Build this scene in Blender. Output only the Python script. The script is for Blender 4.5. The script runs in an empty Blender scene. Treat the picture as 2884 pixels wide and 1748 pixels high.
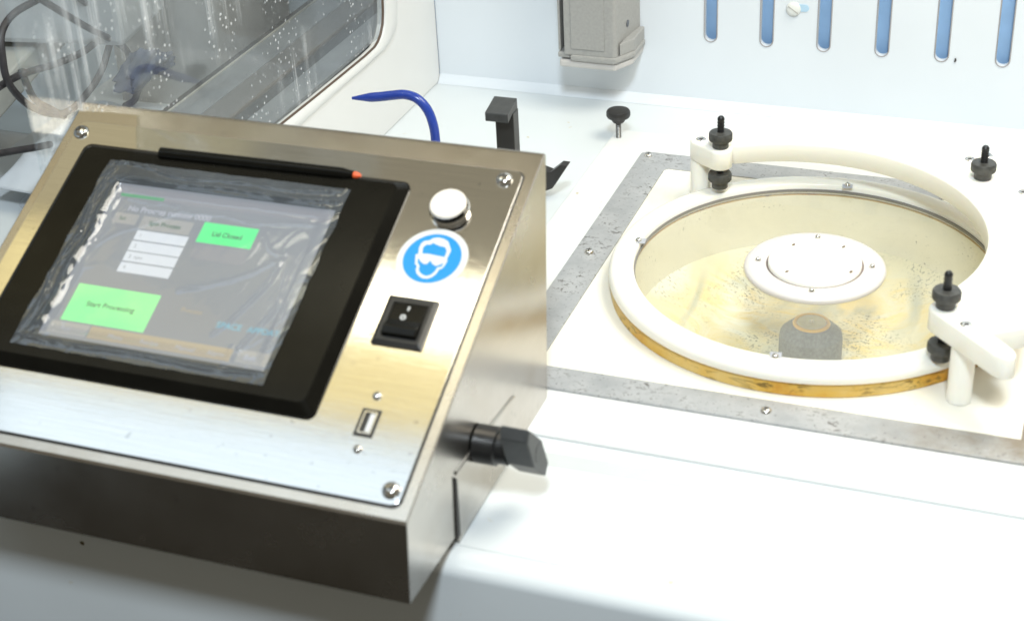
import bpy, bmesh, math, random
from mathutils import Vector, Matrix, noise
random.seed(4)
S = bpy.context.scene
C = S.collection

# ---------------------------------------------------------------- camera
cam_d = bpy.data.cameras.new('camera'); cam = bpy.data.objects.new('camera', cam_d); C.objects.link(cam)
S.camera = cam
cam_d.sensor_width = 36.0; cam_d.lens = 57.11; cam_d.clip_start = 0.02; cam_d.clip_end = 60
yaw, pitch, roll = 0.3806, 0.5277, -0.0539
cy, sy, cp, sp = math.cos(yaw), math.sin(yaw), math.cos(pitch), math.sin(pitch)
fw = Vector((-sy*cp, cy*cp, -sp)); rt = Vector((cy, sy, 0)); up = rt.cross(fw)
r2 = math.cos(roll)*rt + math.sin(roll)*up; u2 = -math.sin(roll)*rt + math.cos(roll)*up
M = Matrix((r2, u2, -fw)).transposed().to_4x4(); M.translation = Vector((0.18903, -1.10808, 0.63296))
cam.matrix_world = M
cam_d.dof.use_dof = True; cam_d.dof.focus_distance = 1.42; cam_d.dof.aperture_fstop = 8.0

# ---------------------------------------------------------------- world and lamps
W = bpy.data.worlds.new('World'); S.world = W; W.use_nodes = True
bg = W.node_tree.nodes['Background']; bg.inputs[0].default_value = (1.0, 0.92, 0.74, 1); bg.inputs[1].default_value = 0.17
def area(name, loc, target, sx, sy_, power, col, spread=180):
    l = bpy.data.lights.new(name, 'AREA'); l.shape = 'RECTANGLE'; l.size = sx; l.size_y = sy_
    l.energy = power; l.color = col; l.spread = math.radians(spread)
    o = bpy.data.objects.new(name, l); C.objects.link(o); o.location = loc
    o.rotation_euler = (Vector(target)-Vector(loc)).to_track_quat('-Z', 'Y').to_euler()
    return o
area('room_ceiling_lamp', (0.30, -1.50, 1.75), (-0.1, -0.2, 0.0), 0.26, 0.26, 30, (0.80, 0.91, 1.0))
area('core_reflection_strip', (-0.60, -0.195, 1.06), (-0.60, -0.195, 0.0), 0.34, 0.06, 0.36, (1.0, 0.94, 0.74))  # added strip, sized for the white core reflected in the steel face
area('amber_reflection_panel', (-0.78, -0.25, 1.10), (-0.78, -0.25, 0.0), 0.95, 0.20, 0.62, (1.0, 0.83, 0.37))  # added out of view to give the steel face its amber reflection
area('cool_reflection_panel', (-0.85, -0.685, 1.30), (-0.85, -0.685, 0.0), 1.0, 0.66, 3.0, (0.72, 0.87, 1.0))  # unseen cool panel, added for the pale reflection low on the face
area('hood_work_lamp', (0.32, -0.06, 0.95), (0.10, -0.02, 0.0), 0.5, 0.45, 8.2, (1.0, 0.95, 0.82))
area('rear_reflection_panel', (-0.70, 0.07, 1.12), (-0.70, 0.07, 0.0), 1.1, 0.38, 0.20, (1.0, 0.88, 0.56))  # dim panel added to tint the reflection high on the face
area('amber_reflection_corner', (-1.07, -0.03, 1.08), (-1.07, -0.03, 0.0), 0.42, 0.26, 0.08, (1.0, 0.85, 0.42))  # added to carry the amber reflection to the face's left end
S.view_settings.view_transform = 'Standard'; S.view_settings.look = 'None'
S.view_settings.exposure = 0.3; S.view_settings.gamma = 1.0; S.view_settings.use_curve_mapping = False

# ---------------------------------------------------------------- helpers
def tag(o, label, cat=None, group=None, kind=None):
    if label: o['label'] = label
    if cat: o['category'] = cat
    if group: o['group'] = group
    if kind: o['kind'] = kind
    return o
def empty(name, loc, label=None, cat=None, group=None):
    o = bpy.data.objects.new(name, None); C.objects.link(o); o.location = loc
    o.empty_display_size = 0.01
    return tag(o, label, cat, group)
def link(name, bm, mat, parent=None, bevel=0, seg=2, smooth=None, world=True):
    """bm in world coordinates; parented objects keep world placement"""
    bmesh.ops.recalc_face_normals(bm, faces=bm.faces[:])
    me = bpy.data.meshes.new(name); bm.to_mesh(me); bm.free()
    o = bpy.data.objects.new(name, me); C.objects.link(o)
    mats = mat if isinstance(mat, (list, tuple)) else [mat]
    for m in mats: me.materials.append(m)
    if parent is not None:
        o.parent = parent
        if world: o.matrix_parent_inverse = pw(parent).inverted()
    if bevel:
        b = o.modifiers.new('bevel', 'BEVEL'); b.width = bevel; b.segments = seg
        b.limit_method = 'ANGLE'; b.angle_limit = math.radians(32); b.harden_normals = False
    if smooth is not None:
        for p in me.polygons: p.use_smooth = True
        me.set_sharp_from_angle(angle=math.radians(smooth))
    return o
def pw(o):
    m = o.matrix_basis.copy()
    if o.parent: m = pw(o.parent) @ o.matrix_parent_inverse @ m
    return m
def box(bm, x0, x1, y0, y1, z0, z1, T=None):
    v = [bm.verts.new((x, y, z)) for z in (z0, z1) for y in (y0, y1) for x in (x0, x1)]
    for f in ((0,1,3,2), (4,6,7,5), (0,4,5,1), (1,5,7,3), (3,7,6,2), (2,6,4,0)): bm.faces.new([v[i] for i in f])
    if T is not None:
        for q in v: q.co = T @ q.co
    return v
def prism(bm, pts, a0, a1, axis='z', T=None):
    """extrude a 2-D outline between a0 and a1 along an axis"""
    def P(p, a):
        return {'z': (p[0], p[1], a), 'x': (a, p[0], p[1]), 'y': (p[0], a, p[1])}[axis]
    lo = [bm.verts.new(P(p, a0)) for p in pts]; hi = [bm.verts.new(P(p, a1)) for p in pts]
    n = len(pts)
    fs = [bm.faces.new(lo[::-1]), bm.faces.new(hi)]
    for f in fs: f.normal_update()
    for i in range(n): bm.faces.new((lo[i], lo[(i+1) % n], hi[(i+1) % n], hi[i]))
    bmesh.ops.triangulate(bm, faces=[f for f in fs if len(f.verts) > 4])
    if T is not None:
        for q in lo+hi: q.co = T @ q.co
def lathe(bm, prof, n=48, T=None, ridges=0, rid_r=0, rid_a=0.0):
    """prof = [(r, z)]; closed top and bottom when r==0"""
    T = T or Matrix()
    rings = []
    for r, z in prof:
        if r < 1e-7: rings.append([bm.verts.new(T @ Vector((0, 0, z)))]); continue
        L = []
        for i in range(n):
            a = 2*math.pi*i/n
            rr = r + (rid_a*(1 if i % 2 else -1) if ridges and r >= rid_r else 0)
            L.append(bm.verts.new(T @ Vector((rr*math.cos(a), rr*math.sin(a), z))))
        rings.append(L)
    for a, b in zip(rings, rings[1:]):
        if len(a) == 1 and len(b) == 1: continue
        for i in range(n):
            j = (i+1) % n
            if len(a) == 1: bm.faces.new((a[0], b[i], b[j]))
            elif len(b) == 1: bm.faces.new((a[i], a[j], b[0]))
            else: bm.faces.new((a[i], a[j], b[j], b[i]))
def lathe_ring(bm, prof, n=128, T=None):
    lathe(bm, prof+[prof[0]], n, T)
    bmesh.ops.remove_doubles(bm, verts=bm.verts[:], dist=1e-7)
def plate_hole(bm, x0, x1, y0, y1, cx, cy_, r, z0, z1, n=96):
    angs = sorted(set([2*math.pi*i/n for i in range(n)] + [math.atan2(y-cy_, x-cx) % (2*math.pi) for x in (x0, x1) for y in (y0, y1)]))
    def outer(a):
        c, s = math.cos(a), math.sin(a)
        t = min((((x1-cx)/c if c > 0 else (x0-cx)/c) if abs(c) > 1e-9 else 1e9), (((y1-cy_)/s if s > 0 else (y0-cy_)/s) if abs(s) > 1e-9 else 1e9))
        return cx+c*t, cy_+s*t
    A = []
    for a in angs:
        ox, oy = outer(a); ix, iy = cx+r*math.cos(a), cy_+r*math.sin(a)
        A.append([bm.verts.new(p) for p in ((ix, iy, z1), (ox, oy, z1), (ox, oy, z0), (ix, iy, z0))])
    for k in range(len(A)):
        a, b = A[k], A[(k+1) % len(A)]
        for i in range(4): bm.faces.new((a[i], a[(i+1) % 4], b[(i+1) % 4], b[i]))
def tube(bm, pts, r, n=12, radii=None, cap=True):
    pts = [Vector(p) for p in pts]; rings = []
    prev = None
    for i, p in enumerate(pts):
        t = (pts[min(i+1, len(pts)-1)]-pts[max(i-1, 0)]).normalized()
        if prev is None:
            a = t.orthogonal().normalized()
        else:
            a = (prev - t*prev.dot(t)).normalized()
        prev = a; b = t.cross(a); rr = radii[i] if radii else r
        rings.append([bm.verts.new(p+rr*(math.cos(2*math.pi*k/n)*a+math.sin(2*math.pi*k/n)*b)) for k in range(n)])
    for A, B in zip(rings, rings[1:]):
        for k in range(n): bm.faces.new((A[k], A[(k+1) % n], B[(k+1) % n], B[k]))
    if cap: bm.faces.new(rings[0][::-1]); bm.faces.new(rings[-1])
def spline(P, m=8):
    P = [Vector(p) for p in P]; out = []
    for i in range(len(P)-1):
        p0, p1, p2, p3 = P[max(i-1, 0)], P[i], P[i+1], P[min(i+2, len(P)-1)]
        for k in range(m):
            t = k/m
            out.append(0.5*((2*p1)+(-p0+p2)*t+(2*p0-5*p1+4*p2-p3)*t*t+(-p0+3*p1-3*p2+p3)*t**3))
    out.append(P[-1]); return out
def nb(): return bmesh.new()

# ---------------------------------------------------------------- materials
class Mat:
    def __init__(s, name):
        s.m = bpy.data.materials.new(name); s.m.use_nodes = True
        s.t = s.m.node_tree; s.b = s.t.nodes['Principled BSDF']; s.o = s.t.nodes['Material Output']
        s.tc = s.t.nodes.new('ShaderNodeTexCoord')
    def n(s, ty, **k):
        x = s.t.nodes.new(ty)
        for a, v in k.items(): setattr(x, a, v)
        return x
    def l(s, a, b): s.t.links.new(a, b)
    def noise(s, scale, detail=4, rough=0.5, sc=(1, 1, 1), rot=(0, 0, 0), dist=0.0):
        mp = s.n('ShaderNodeMapping'); mp.inputs['Scale'].default_value = sc; mp.inputs['Rotation'].default_value = rot
        s.l(s.tc.outputs['Object'], mp.inputs['Vector'])
        nz = s.n('ShaderNodeTexNoise'); nz.inputs['Scale'].default_value = scale; nz.inputs['Detail'].default_value = detail
        nz.inputs['Roughness'].default_value = rough; nz.inputs['Distortion'].default_value = dist
        s.l(mp.outputs[0], nz.inputs['Vector']); return nz.outputs['Fac']
    def ramp(s, src, stops, interp='LINEAR'):
        r = s.n('ShaderNodeValToRGB'); r.color_ramp.interpolation = interp
        e = r.color_ramp.elements
        while len(e) < len(stops): e.new(0.5)
        for q, (p, c) in zip(e, stops):
            q.position = p; q.color = (c, c, c, 1) if isinstance(c, (int, float)) else (*c, 1)
        s.l(src, r.inputs[0]); return r.outputs[0]
    def mix(s, fac, a, b, mode='MIX'):
        x = s.n('ShaderNodeMix', data_type='RGBA', blend_type=mode)
        if hasattr(fac, 'is_output'): s.l(fac, x.inputs[0])
        else: x.inputs[0].default_value = fac
        for i, v in ((6, a), (7, b)):
            if hasattr(v, 'is_output'): s.l(v, x.inputs[i])
            else: x.inputs[i].default_value = (*v, 1)
        return x.outputs[2]
    def set(s, **k):
        for a, v in k.items():
            nm = {'color': 'Base Color', 'rough': 'Roughness', 'metal': 'Metallic', 'spec': 'Specular IOR Level', 'aniso': 'Anisotropic',
                  'coat': 'Coat Weight', 'coat_rough': 'Coat Roughness', 'sss': 'Subsurface Weight', 'emit': 'Emission Color', 'es': 'Emission Strength', 'trans': 'Transmission Weight'}[a]
            i = s.b.inputs[nm]
            if hasattr(v, 'is_output'): s.l(v, i)
            elif isinstance(v, tuple): i.default_value = (*v, 1)
            else: i.default_value = v
        return s
    def bump(s, src, strength, dist=0.001):
        b = s.n('ShaderNodeBump'); b.inputs['Strength'].default_value = strength; b.inputs['Distance'].default_value = dist
        s.l(src, b.inputs['Height']); s.l(b.outputs[0], s.b.inputs['Normal']); return s

def simple(name, col, rough, metal=0, var=0.06, scale=40, bump=0.0, **k):
    m = Mat(name); nz = m.noise(scale, 5)
    a = tuple(c*(1-var) for c in col); b = tuple(min(1, c*(1+var)) for c in col)
    m.set(color=m.ramp(nz, [(0.3, a), (0.7, b)]), rough=rough, metal=metal, **k)
    if bump: m.bump(m.noise(scale*8, 3), bump, 0.0005)
    return m.m

def m_white(name, col, spots=(0.5, 0.38, 0.12), amount=0.70, rough=0.32, blotch=None):
    m = Mat(name)
    base = m.ramp(m.noise(9, 4), [(0.3, tuple(c*0.965 for c in col)), (0.7, col)])
    if blotch:
        base = m.mix(m.ramp(m.noise(7, 6, 0.65, dist=0.6), [(0.50, 0.0), (0.72, 0.75)]), base, blotch)
    sp = m.ramp(m.noise(85, 2, 0.5), [(amount, 0.0), (amount+0.03, 1.0)])
    gate = m.ramp(m.noise(14, 2), [(0.52, 0.0), (0.6, 0.7)])
    mm = m.n('ShaderNodeMath', operation='MULTIPLY'); m.l(sp, mm.inputs[0]); m.l(gate, mm.inputs[1])
    m.set(color=m.mix(mm.outputs[0], base, spots), rough=rough)
    m.bump(m.noise(260, 3), 0.06, 0.0004)
    if name.startswith(('arm', 'ring', 'hub')):
        m.set(sss=0.35); m.b.inputs['Subsurface Radius'].default_value = (1.0, 0.8, 0.55); m.b.inputs['Subsurface Scale'].default_value = 0.006
    return m.m
MW_DECK = m_white('deck_white_plastic', (0.78, 0.785, 0.77), rough=0.3)
MW_PLATE = m_white('cream_stained_plastic', (0.86, 0.83, 0.74), blotch=(0.86, 0.76, 0.50), rough=0.35)
MW_COUNTER = m_white('counter_white_plastic', (0.69, 0.725, 0.735), amount=0.73, rough=0.28)
MW_BACK = m_white('back_wall_white', (0.70, 0.74, 0.78), amount=0.77, rough=0.38)
MW_SIDE = m_white('side_wall_white', (0.78, 0.775, 0.755), amount=0.8, rough=0.3)
MW_RING = m_white('ring_ivory_plastic', (0.88, 0.85, 0.77), amount=0.85, rough=0.25)
MW_HUB = m_white('hub_ivory_plastic', (0.66, 0.63, 0.61), amount=0.85, rough=0.3)
MW_ARM = m_white('arm_ivory_plastic', (0.95, 0.915, 0.83), amount=0.85, rough=0.28)

def m_steel(name, base=(0.60, 0.59, 0.57), rough=0.085, grain=(1, 90, 90), spots=True, tint=None):
    m = Mat(name)
    br = m.noise(18, 6, 0.7, sc=grain)
    col = m.ramp(br, [(0.3, tuple(c*0.90 for c in base)), (0.7, tuple(c*1.06 for c in base))])
    if tint: col = m.mix(m.ramp(m.noise(11, 4, 0.6), [(0.42, 0.0), (0.68, 0.65)]), col, tint)
    if spots:
        sp = m.ramp(m.noise(170, 2, 0.4), [(0.71, 0.0), (0.76, 0.35)])
        col = m.mix(sp, col, tuple(c*0.42 for c in base))
    rg = m.n('ShaderNodeMapRange'); rg.inputs['To Min'].default_value = rough*0.8; rg.inputs['To Max'].default_value = rough*1.35
    m.l(m.noise(14, 5, 0.6), rg.inputs['Value'])
    m.set(color=col, metal=1.0, rough=rg.outputs[0])
    m.bump(br, 0.055, 0.0003)
    return m.m
M_STEEL = m_steel('brushed_steel_face')
M_STEEL_SIDE = m_steel('brushed_steel_body', base=(0.56, 0.53, 0.49), rough=0.24, grain=(90, 1, 90), tint=(0.40, 0.35, 0.29))

def m_frame():
    m = Mat('frame_steel_pitted')
    base = m.ramp(m.noise(26, 6, 0.65), [(0.30, (0.36, 0.37, 0.38)), (0.55, (0.48, 0.485, 0.49)), (0.75, (0.56, 0.56, 0.56))])
    # brown corrosion towards the front right corner, where the real frame is corroded
    sep = m.n('ShaderNodeSeparateXYZ'); m.l(m.tc.outputs['Object'], sep.inputs[0])
    mr = m.n('ShaderNodeMapRange'); mr.inputs['From Min'].default_value = 0.03; mr.inputs['From Max'].default_value = 0.19
    m.l(sep.outputs[0], mr.inputs['Value'])
    nz = m.ramp(m.noise(22, 6, 0.7), [(0.36, 0.0), (0.62, 1.0)])
    mu = m.n('ShaderNodeMath', operation='MULTIPLY'); m.l(mr.outputs[0], mu.inputs[0]); m.l(nz, mu.inputs[1])
    base = m.mix(mu.outputs[0], base, (0.25, 0.20, 0.14))
    pits = m.ramp(m.noise(210, 4, 0.65, sc=(0.8, 1, 1), dist=1.0), [(0.555, 0.0), (0.60, 0.85)])
    gate = m.ramp(m.noise(26, 3), [(0.48, 0.0), (0.60, 1.0)])
    mu2 = m.n('ShaderNodeMath', operation='MULTIPLY'); m.l(pits, mu2.inputs[0]); m.l(gate, mu2.inputs[1])
    fine = m.ramp(m.noise(430, 1), [(0.68, 0.0), (0.72, 0.8)])
    base = m.mix(fine, base, (0.2, 0.2, 0.2))
    base = m.mix(mu2.outputs[0], base, (0.13, 0.12, 0.11))
    m.set(color=base, metal=0.35, rough=0.42); m.bump(m.noise(180, 4), 0.12, 0.0004)
    return m.m
M_FRAME = m_frame()
M_CHROME = simple('polished_screw_steel', (0.72, 0.70, 0.66), 0.14, 1.0, var=0.05)
M_DARKM = simple('screw_slot_dark', (0.06, 0.055, 0.05), 0.5)
M_BLACK = simple('black_plastic', (0.022, 0.021, 0.020), 0.38, var=0.2, bump=0.05)
M_BLACKG = simple('black_bezel_plastic', (0.006, 0.0055, 0.004), 0.20, var=0.25, bump=0.03, spec=0.13)
M_NUT = simple('black_oxide_nut', (0.055, 0.055, 0.050), 0.42, 0.0, var=0.35, scale=200, bump=0.25)
M_NUTB = simple('black_bolt', (0.012, 0.012, 0.012), 0.35, var=0.2)
M_GREYP = simple('grey_moulded_plastic', (0.33, 0.325, 0.31), 0.5, var=0.07, scale=380, bump=0.12)
M_GREYL = simple('light_grey_plastic', (0.50, 0.48, 0.46), 0.45)
M_BLUE = simple('cobalt_blue_plastic', (0.020, 0.050, 0.30), 0.22, var=0.12, scale=60)
M_ORANGE = simple('orange_rubber', (0.85, 0.12, 0.03), 0.4)
M_STICKW = simple('sticker_white', (0.66, 0.66, 0.65), 0.35, var=0.02)
M_STICKB = simple('sticker_blue', (0.003, 0.25, 0.72), 0.35, var=0.03)
M_KNOBG = simple('dark_grey_nylon', (0.048, 0.050, 0.050), 0.42, var=0.15, scale=150, bump=0.2)
M_SEAL = simple('acrylic_strip', (0.56, 0.60, 0.59), 0.2, var=0.03)
M_RUBBER = simple('dark_rubber_seal', (0.028, 0.025, 0.022), 0.5)
M_SLOTBACK = simple('blue_rear_panel', (0.36, 0.56, 0.82), 0.5, var=0.06)
M_ALU = simple('aluminium_track', (0.30, 0.31, 0.32), 0.45, 0.3, var=0.12, scale=30)
M_ALUD = simple('aluminium_track_dark', (0.055, 0.058, 0.06), 0.5, 0.2, var=0.12, scale=30)
M_ALUC = simple('cream_track', (0.50, 0.475, 0.41), 0.4, 0.1, var=0.15, scale=30)
M_CABLE = simple('grey_cable', (0.042, 0.038, 0.040), 0.5, var=0.3, scale=90)
M_BENCH = simple('pale_blue_bench', (0.44, 0.52, 0.60), 0.5, var=0.14, scale=7)
M_BAG = simple('crumpled_sheeting', (0.54, 0.57, 0.60), 0.35, var=0.22, scale=13)
M_BEIGE = simple('beige_casting', (0.36, 0.36, 0.33), 0.55, var=0.08)
M_EQUIP = simple('grey_equipment', (0.40, 0.41, 0.41), 0.5, var=0.10, scale=22)
M_RAG = simple('dark_navy_rag', (0.03, 0.045, 0.085), 0.7, var=0.5, scale=60)
M_CHUCK = simple('dark_chuck', (0.11, 0.125, 0.135), 0.55, var=0.35, scale=420, bump=0.3)
M_GOLD = simple('amber_seal', (0.90, 0.50, 0.01), 0.3, var=0.2)
M_CHUCKTOP = simple('chuck_top_plastic', (0.60, 0.56, 0.34), 0.3, var=0.12, scale=120)

def m_bowl_wall(name, base, spec, streak):
    m = Mat(name)
    c = m.ramp(m.noise(10, 5, 0.6, dist=0.5), [(0.3, tuple(k*0.86 for k in base)), (0.7, base)])
    if streak:
        sp_ = m.n('ShaderNodeVectorMath', operation='MULTIPLY'); sp_.inputs[1].default_value = (1, 1, 0); m.l(m.tc.outputs['Object'], sp_.inputs[0])
        ln = m.n('ShaderNodeVectorMath', operation='LENGTH'); m.l(sp_.outputs[0], ln.inputs[0])
        fd = m.n('ShaderNodeMapRange', interpolation_type='SMOOTHSTEP'); fd.inputs['From Min'].default_value = 0.140; fd.inputs['From Max'].default_value = 0.108; m.l(ln.outputs['Value'], fd.inputs['Value'])
        def gat(f):
            g = m.n('ShaderNodeMath', operation='MULTIPLY'); m.l(f, g.inputs[0]); m.l(fd.outputs[0], g.inputs[1]); return g.outputs[0]
        wv = m.n('ShaderNodeTexWave', wave_type='RINGS', rings_direction='Z'); wv.inputs['Scale'].default_value = 4.5; wv.inputs['Distortion'].default_value = 9.0
        wv.inputs['Detail'].default_value = 3.0; wv.inputs['Detail Scale'].default_value = 1.1; m.l(m.tc.outputs['Object'], wv.inputs['Vector'])
        gs = m.ramp(m.noise(8, 2), [(0.46, 0.0), (0.58, 1.0)])
        ws = m.ramp(wv.outputs['Fac'], [(0.45, 0.0), (0.85, 0.75)])
        mw = m.n('ShaderNodeMath', operation='MULTIPLY'); m.l(gs, mw.inputs[0]); m.l(ws, mw.inputs[1])
        c = m.mix(mw.outputs[0], c, (0.92, 0.91, 0.84))
        st = m.ramp(m.noise(16, 5, 0.55, sc=(1.0, 2.2, 1), rot=(0, 0, 0.9), dist=2.2), [(0.40, 0.0), (0.66, 0.9)])
        c = m.mix(gat(st), c, (0.84, 0.67, 0.26))
        st2 = m.ramp(m.noise(9, 3, 0.45, sc=(2.4, 1.0, 1), rot=(0, 0, 0.5), dist=1.6), [(0.50, 0.0), (0.66, 0.75)])
        c = m.mix(gat(st2), c, (0.38, 0.42, 0.38))
    fine = m.ramp(m.noise(430, 3, 0.6, dist=0.3), [(spec-0.05, 0.0), (spec+0.02, 0.8)])
    gate = m.ramp(m.noise(17, 4), [(0.44, 0.0), (0.60, 1.0)])
    mu = m.n('ShaderNodeMath', operation='MULTIPLY'); m.l(fine, mu.inputs[0]); m.l(gate, mu.inputs[1])
    c = m.mix(mu.outputs[0], c, (0.16, 0.16, 0.13))
    m.set(color=c, rough=0.4); m.bump(m.noise(60, 4), 0.1, 0.001)
    return m.m
M_BOWLW = m_bowl_wall('bowl_beige_wall', (0.90, 0.875, 0.76), 0.68, False)
M_BOWLF = m_bowl_wall('bowl_etched_floor', (0.80, 0.755, 0.56), 0.60, True)
def m_rim():
    m = Mat('bowl_yellow_rim')
    c = m.ramp(m.noise(13, 5, 0.6, dist=1.0), [(0.30, (0.70, 0.52, 0.20)), (0.50, (0.66, 0.40, 0.07)), (0.66, (0.55, 0.22, 0.012))])
    d = m.ramp(m.noise(90, 5, 0.7, sc=(0.6, 1, 2.5), dist=1.2), [(0.52, 0.0), (0.62, 0.9)])
    g = m.ramp(m.noise(22, 3), [(0.45, 0.0), (0.60, 1.0)])
    mu = m.n('ShaderNodeMath', operation='MULTIPLY'); m.l(d, mu.inputs[0]); m.l(g, mu.inputs[1])
    m.set(color=m.mix(mu.outputs[0], c, (0.16, 0.10, 0.02)), rough=0.4); return m.m
M_RIM = m_rim()

def m_clear(name, tint, gloss_rough, ior=1.45, smear_haze=0.0, drips=False, smear_haze_col=(0.7, 0.72, 0.74)):
    m = Mat(name); m.t.nodes.remove(m.b)
    tr = m.n('ShaderNodeBsdfTransparent'); tr.inputs[0].default_value = (*tint, 1)
    gl = m.n('ShaderNodeBsdfGlossy'); gl.inputs['Roughness'].default_value = gloss_rough
    fr = m.n('ShaderNodeFresnel'); fr.inputs['IOR'].default_value = ior
    ge = m.n('ShaderNodeNewGeometry'); im = m.n('ShaderNodeMapRange'); im.inputs['To Min'].default_value = ior; im.inputs['To Max'].default_value = 1/ior
    m.l(ge.outputs['Backfacing'], im.inputs['Value']); m.l(im.outputs[0], fr.inputs['IOR'])
    mx = m.n('ShaderNodeMixShader'); m.l(fr.outputs[0], mx.inputs[0]); m.l(tr.outputs[0], mx.inputs[1]); m.l(gl.outputs[0], mx.inputs[2])
    out = mx.outputs[0]
    if smear_haze or drips:
        df = m.n('ShaderNodeBsdfDiffuse'); df.inputs[0].default_value = (*smear_haze_col, 1)
        f = m.ramp(m.noise(9, 5, 0.6), [(0.3, smear_haze*0.6), (0.7, smear_haze*1.3)])
        if drips:
            d1 = m.ramp(m.noise(1.0, 5, 0.6, sc=(1, 170, 5)), [(0.54, 0.0), (0.68, 0.5)])
            g1 = m.ramp(m.noise(9, 2, sc=(1, 1, 1)), [(0.46, 0.0), (0.60, 1.0)])
            a = m.n('ShaderNodeMath', operation='MULTIPLY'); m.l(d1, a.inputs[0]); m.l(g1, a.inputs[1])
            vo = m.n('ShaderNodeTexVoronoi'); vo.inputs['Scale'].default_value = 150; m.l(m.tc.outputs['Object'], vo.inputs['Vector'])
            d2 = m.ramp(vo.outputs['Distance'], [(0.12, 0.75), (0.22, 0.0)])
            g2 = m.ramp(m.noise(22, 3), [(0.47, 0.0), (0.60, 1.0)])
            b_ = m.n('ShaderNodeMath', operation='MULTIPLY'); m.l(d2, b_.inputs[0]); m.l(g2, b_.inputs[1])
            s1 = m.n('ShaderNodeMath', operation='ADD'); m.l(a.outputs[0], s1.inputs[0]); m.l(b_.outputs[0], s1.inputs[1])
            s2 = m.n('ShaderNodeMath', operation='ADD', use_clamp=True); m.l(f, s2.inputs[0]); m.l(s1.outputs[0], s2.inputs[1]); f = s2.outputs[0]
        m2 = m.n('ShaderNodeMixShader'); m.l(f, m2.inputs[0]); m.l(out, m2.inputs[1]); m.l(df.outputs[0], m2.inputs[2]); out = m2.outputs[0]
    m.l(out, m.o.inputs[0]); return m.m
M_GLASS_DISC = m_clear('lid_window_clear', (0.96, 0.95, 0.88), 0.06, 1.36, smear_haze=0.17, smear_haze_col=(0.74, 0.73, 0.68))
M_PANE = m_clear('side_pane_dirty', (0.93, 0.95, 0.96), 0.05, 1.4, smear_haze=0.05, drips=True)
M_FILM = m_clear('protective_film', (0.97, 0.97, 0.97), 0.06, 1.62, smear_haze=0.09, smear_haze_col=(0.55, 0.62, 0.70))  # bluish haze puts reflected light over the screen into the film colour

def m_emit(name, col, strength, base=None, rough=0.12, patch=None):
    m = Mat(name); m.set(color=base or tuple(c*0.3 for c in col), rough=rough, emit=col, es=strength, spec=0.6)
    if patch:
        m.set(emit=m.mix(m.ramp(m.noise(18, 3, 0.5), [(0.35, 0.0), (0.7, 1.0)]), col, patch))
    return m.m
M_SCR = m_emit('screen_grey', (0.165, 0.180, 0.205), 1.0, (0.05, 0.05, 0.05), rough=0.16)
M_SCR_GREEN = m_emit('screen_green', (0.05, 0.72, 0.20), 1.0, (0.02, 0.10, 0.03), patch=(0.10, 0.80, 0.26))
M_SCR_WHITE = m_emit('screen_white', (0.54, 0.58, 0.63), 1.0, (0.1, 0.1, 0.1))
M_SCR_MID = m_emit('screen_mid_grey', (0.28, 0.28, 0.27), 1.0, (0.05, 0.05, 0.05))
M_SCR_LOW = m_emit('screen_low_grey', (0.19, 0.195, 0.22), 1.0, (0.05, 0.05, 0.05))
M_SCR_TXT = m_emit('screen_dark_text', (0.03, 0.10, 0.05), 1.0, (0.02, 0.02, 0.02))
M_SCR_TXL = m_emit('screen_light_text', (0.33, 0.35, 0.40), 1.0, (0.05, 0.05, 0.05))
M_SCR_TEAL = m_emit('screen_teal_text', (0.14, 0.36, 0.46), 1.0, (0.02, 0.05, 0.05))
M_SCR_TAN = m_emit('screen_tan_tab', (0.33, 0.27, 0.17), 1.0, (0.05, 0.05, 0.05))

# ================================================================ SETTING
# worktop (with the opening the bowl sinks into)
bm = nb()
FY, R_ = -0.392, 0.012
plate_hole(bm, -0.80, 0.95, -0.374, 0.34, 0, 0, 0.1535, -0.030, -0.005)
counter = tag(link('worktop', bm, MW_COUNTER, bevel=0), None, kind='structure')
bm = nb()
prof = [(-0.3745, -0.60), (-0.3745, -0.005)] + [(FY+0.0175-0.0175*math.sin(a), -0.005-0.012+0.012*math.cos(a)) for a in [math.radians(x) for x in range(0, 91, 10)]] + [(FY, -0.60)]
prism(bm, prof, -0.80, 0.95, 'x')
tag(link('worktop_front', bm, MW_COUNTER, smooth=35), None, kind='structure')
bm = nb(); box(bm, -3.2, 3.2, -3.2, 3.2, -0.95, -0.90)
tag(link('floor', bm, simple('dark_floor', (0.040, 0.034, 0.024), 0.6)), None, kind='structure')

# back wall: real slots cut through a panel, blue panel behind
SX, SD, SZ = -0.16705, 0.05394, 0.0636
slots = [SX+i*SD for i in range(7)]
def slotted(bm, x0, x1, z0, z1, y0, y1, cuts):
    """cuts = list of (cx, half width, z bottom); open to the top edge"""
    x = x0
    def quadbox(a, b, c, d): box(bm, a, b, y0, y1, c, d)
    for cx, hw, zb in cuts:
        quadbox(x, cx-hw, z0, z1)
        n = 12
        # below the slot: polygon with semicircular top
        pts = [(cx-hw, z0), (cx+hw, z0)] + [(cx+hw*math.cos(a), zb+hw-hw*math.sin(a)) for a in [math.pi*k/n for k in range(n+1)]]
        prism(bm, pts, y0, y1, 'y')
        x = cx+hw
    quadbox(x, x1, z0, z1)
bm = nb(); slotted(bm, -0.4520, 0.95, -0.005, 0.17, 0.330, 0.3365, [(x, 0.0060, SZ-0.0006) for x in slots])
bw = link('back_wall', bm, MW_BACK); tag(bw, None, kind='structure')
bm = nb()  # solid wall above the slots
box(bm, -0.4520, 0.95, 0.330, 0.334, 0.30, 0.75)
for i in range(8):
    xa = -0.4520 if i == 0 else slots[i-1]+0.0060
    xb = 0.95 if i == 7 else slots[i]-0.0060
    box(bm, xa, xb, 0.330, 0.3365, 0.1702, 0.2998)
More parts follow.
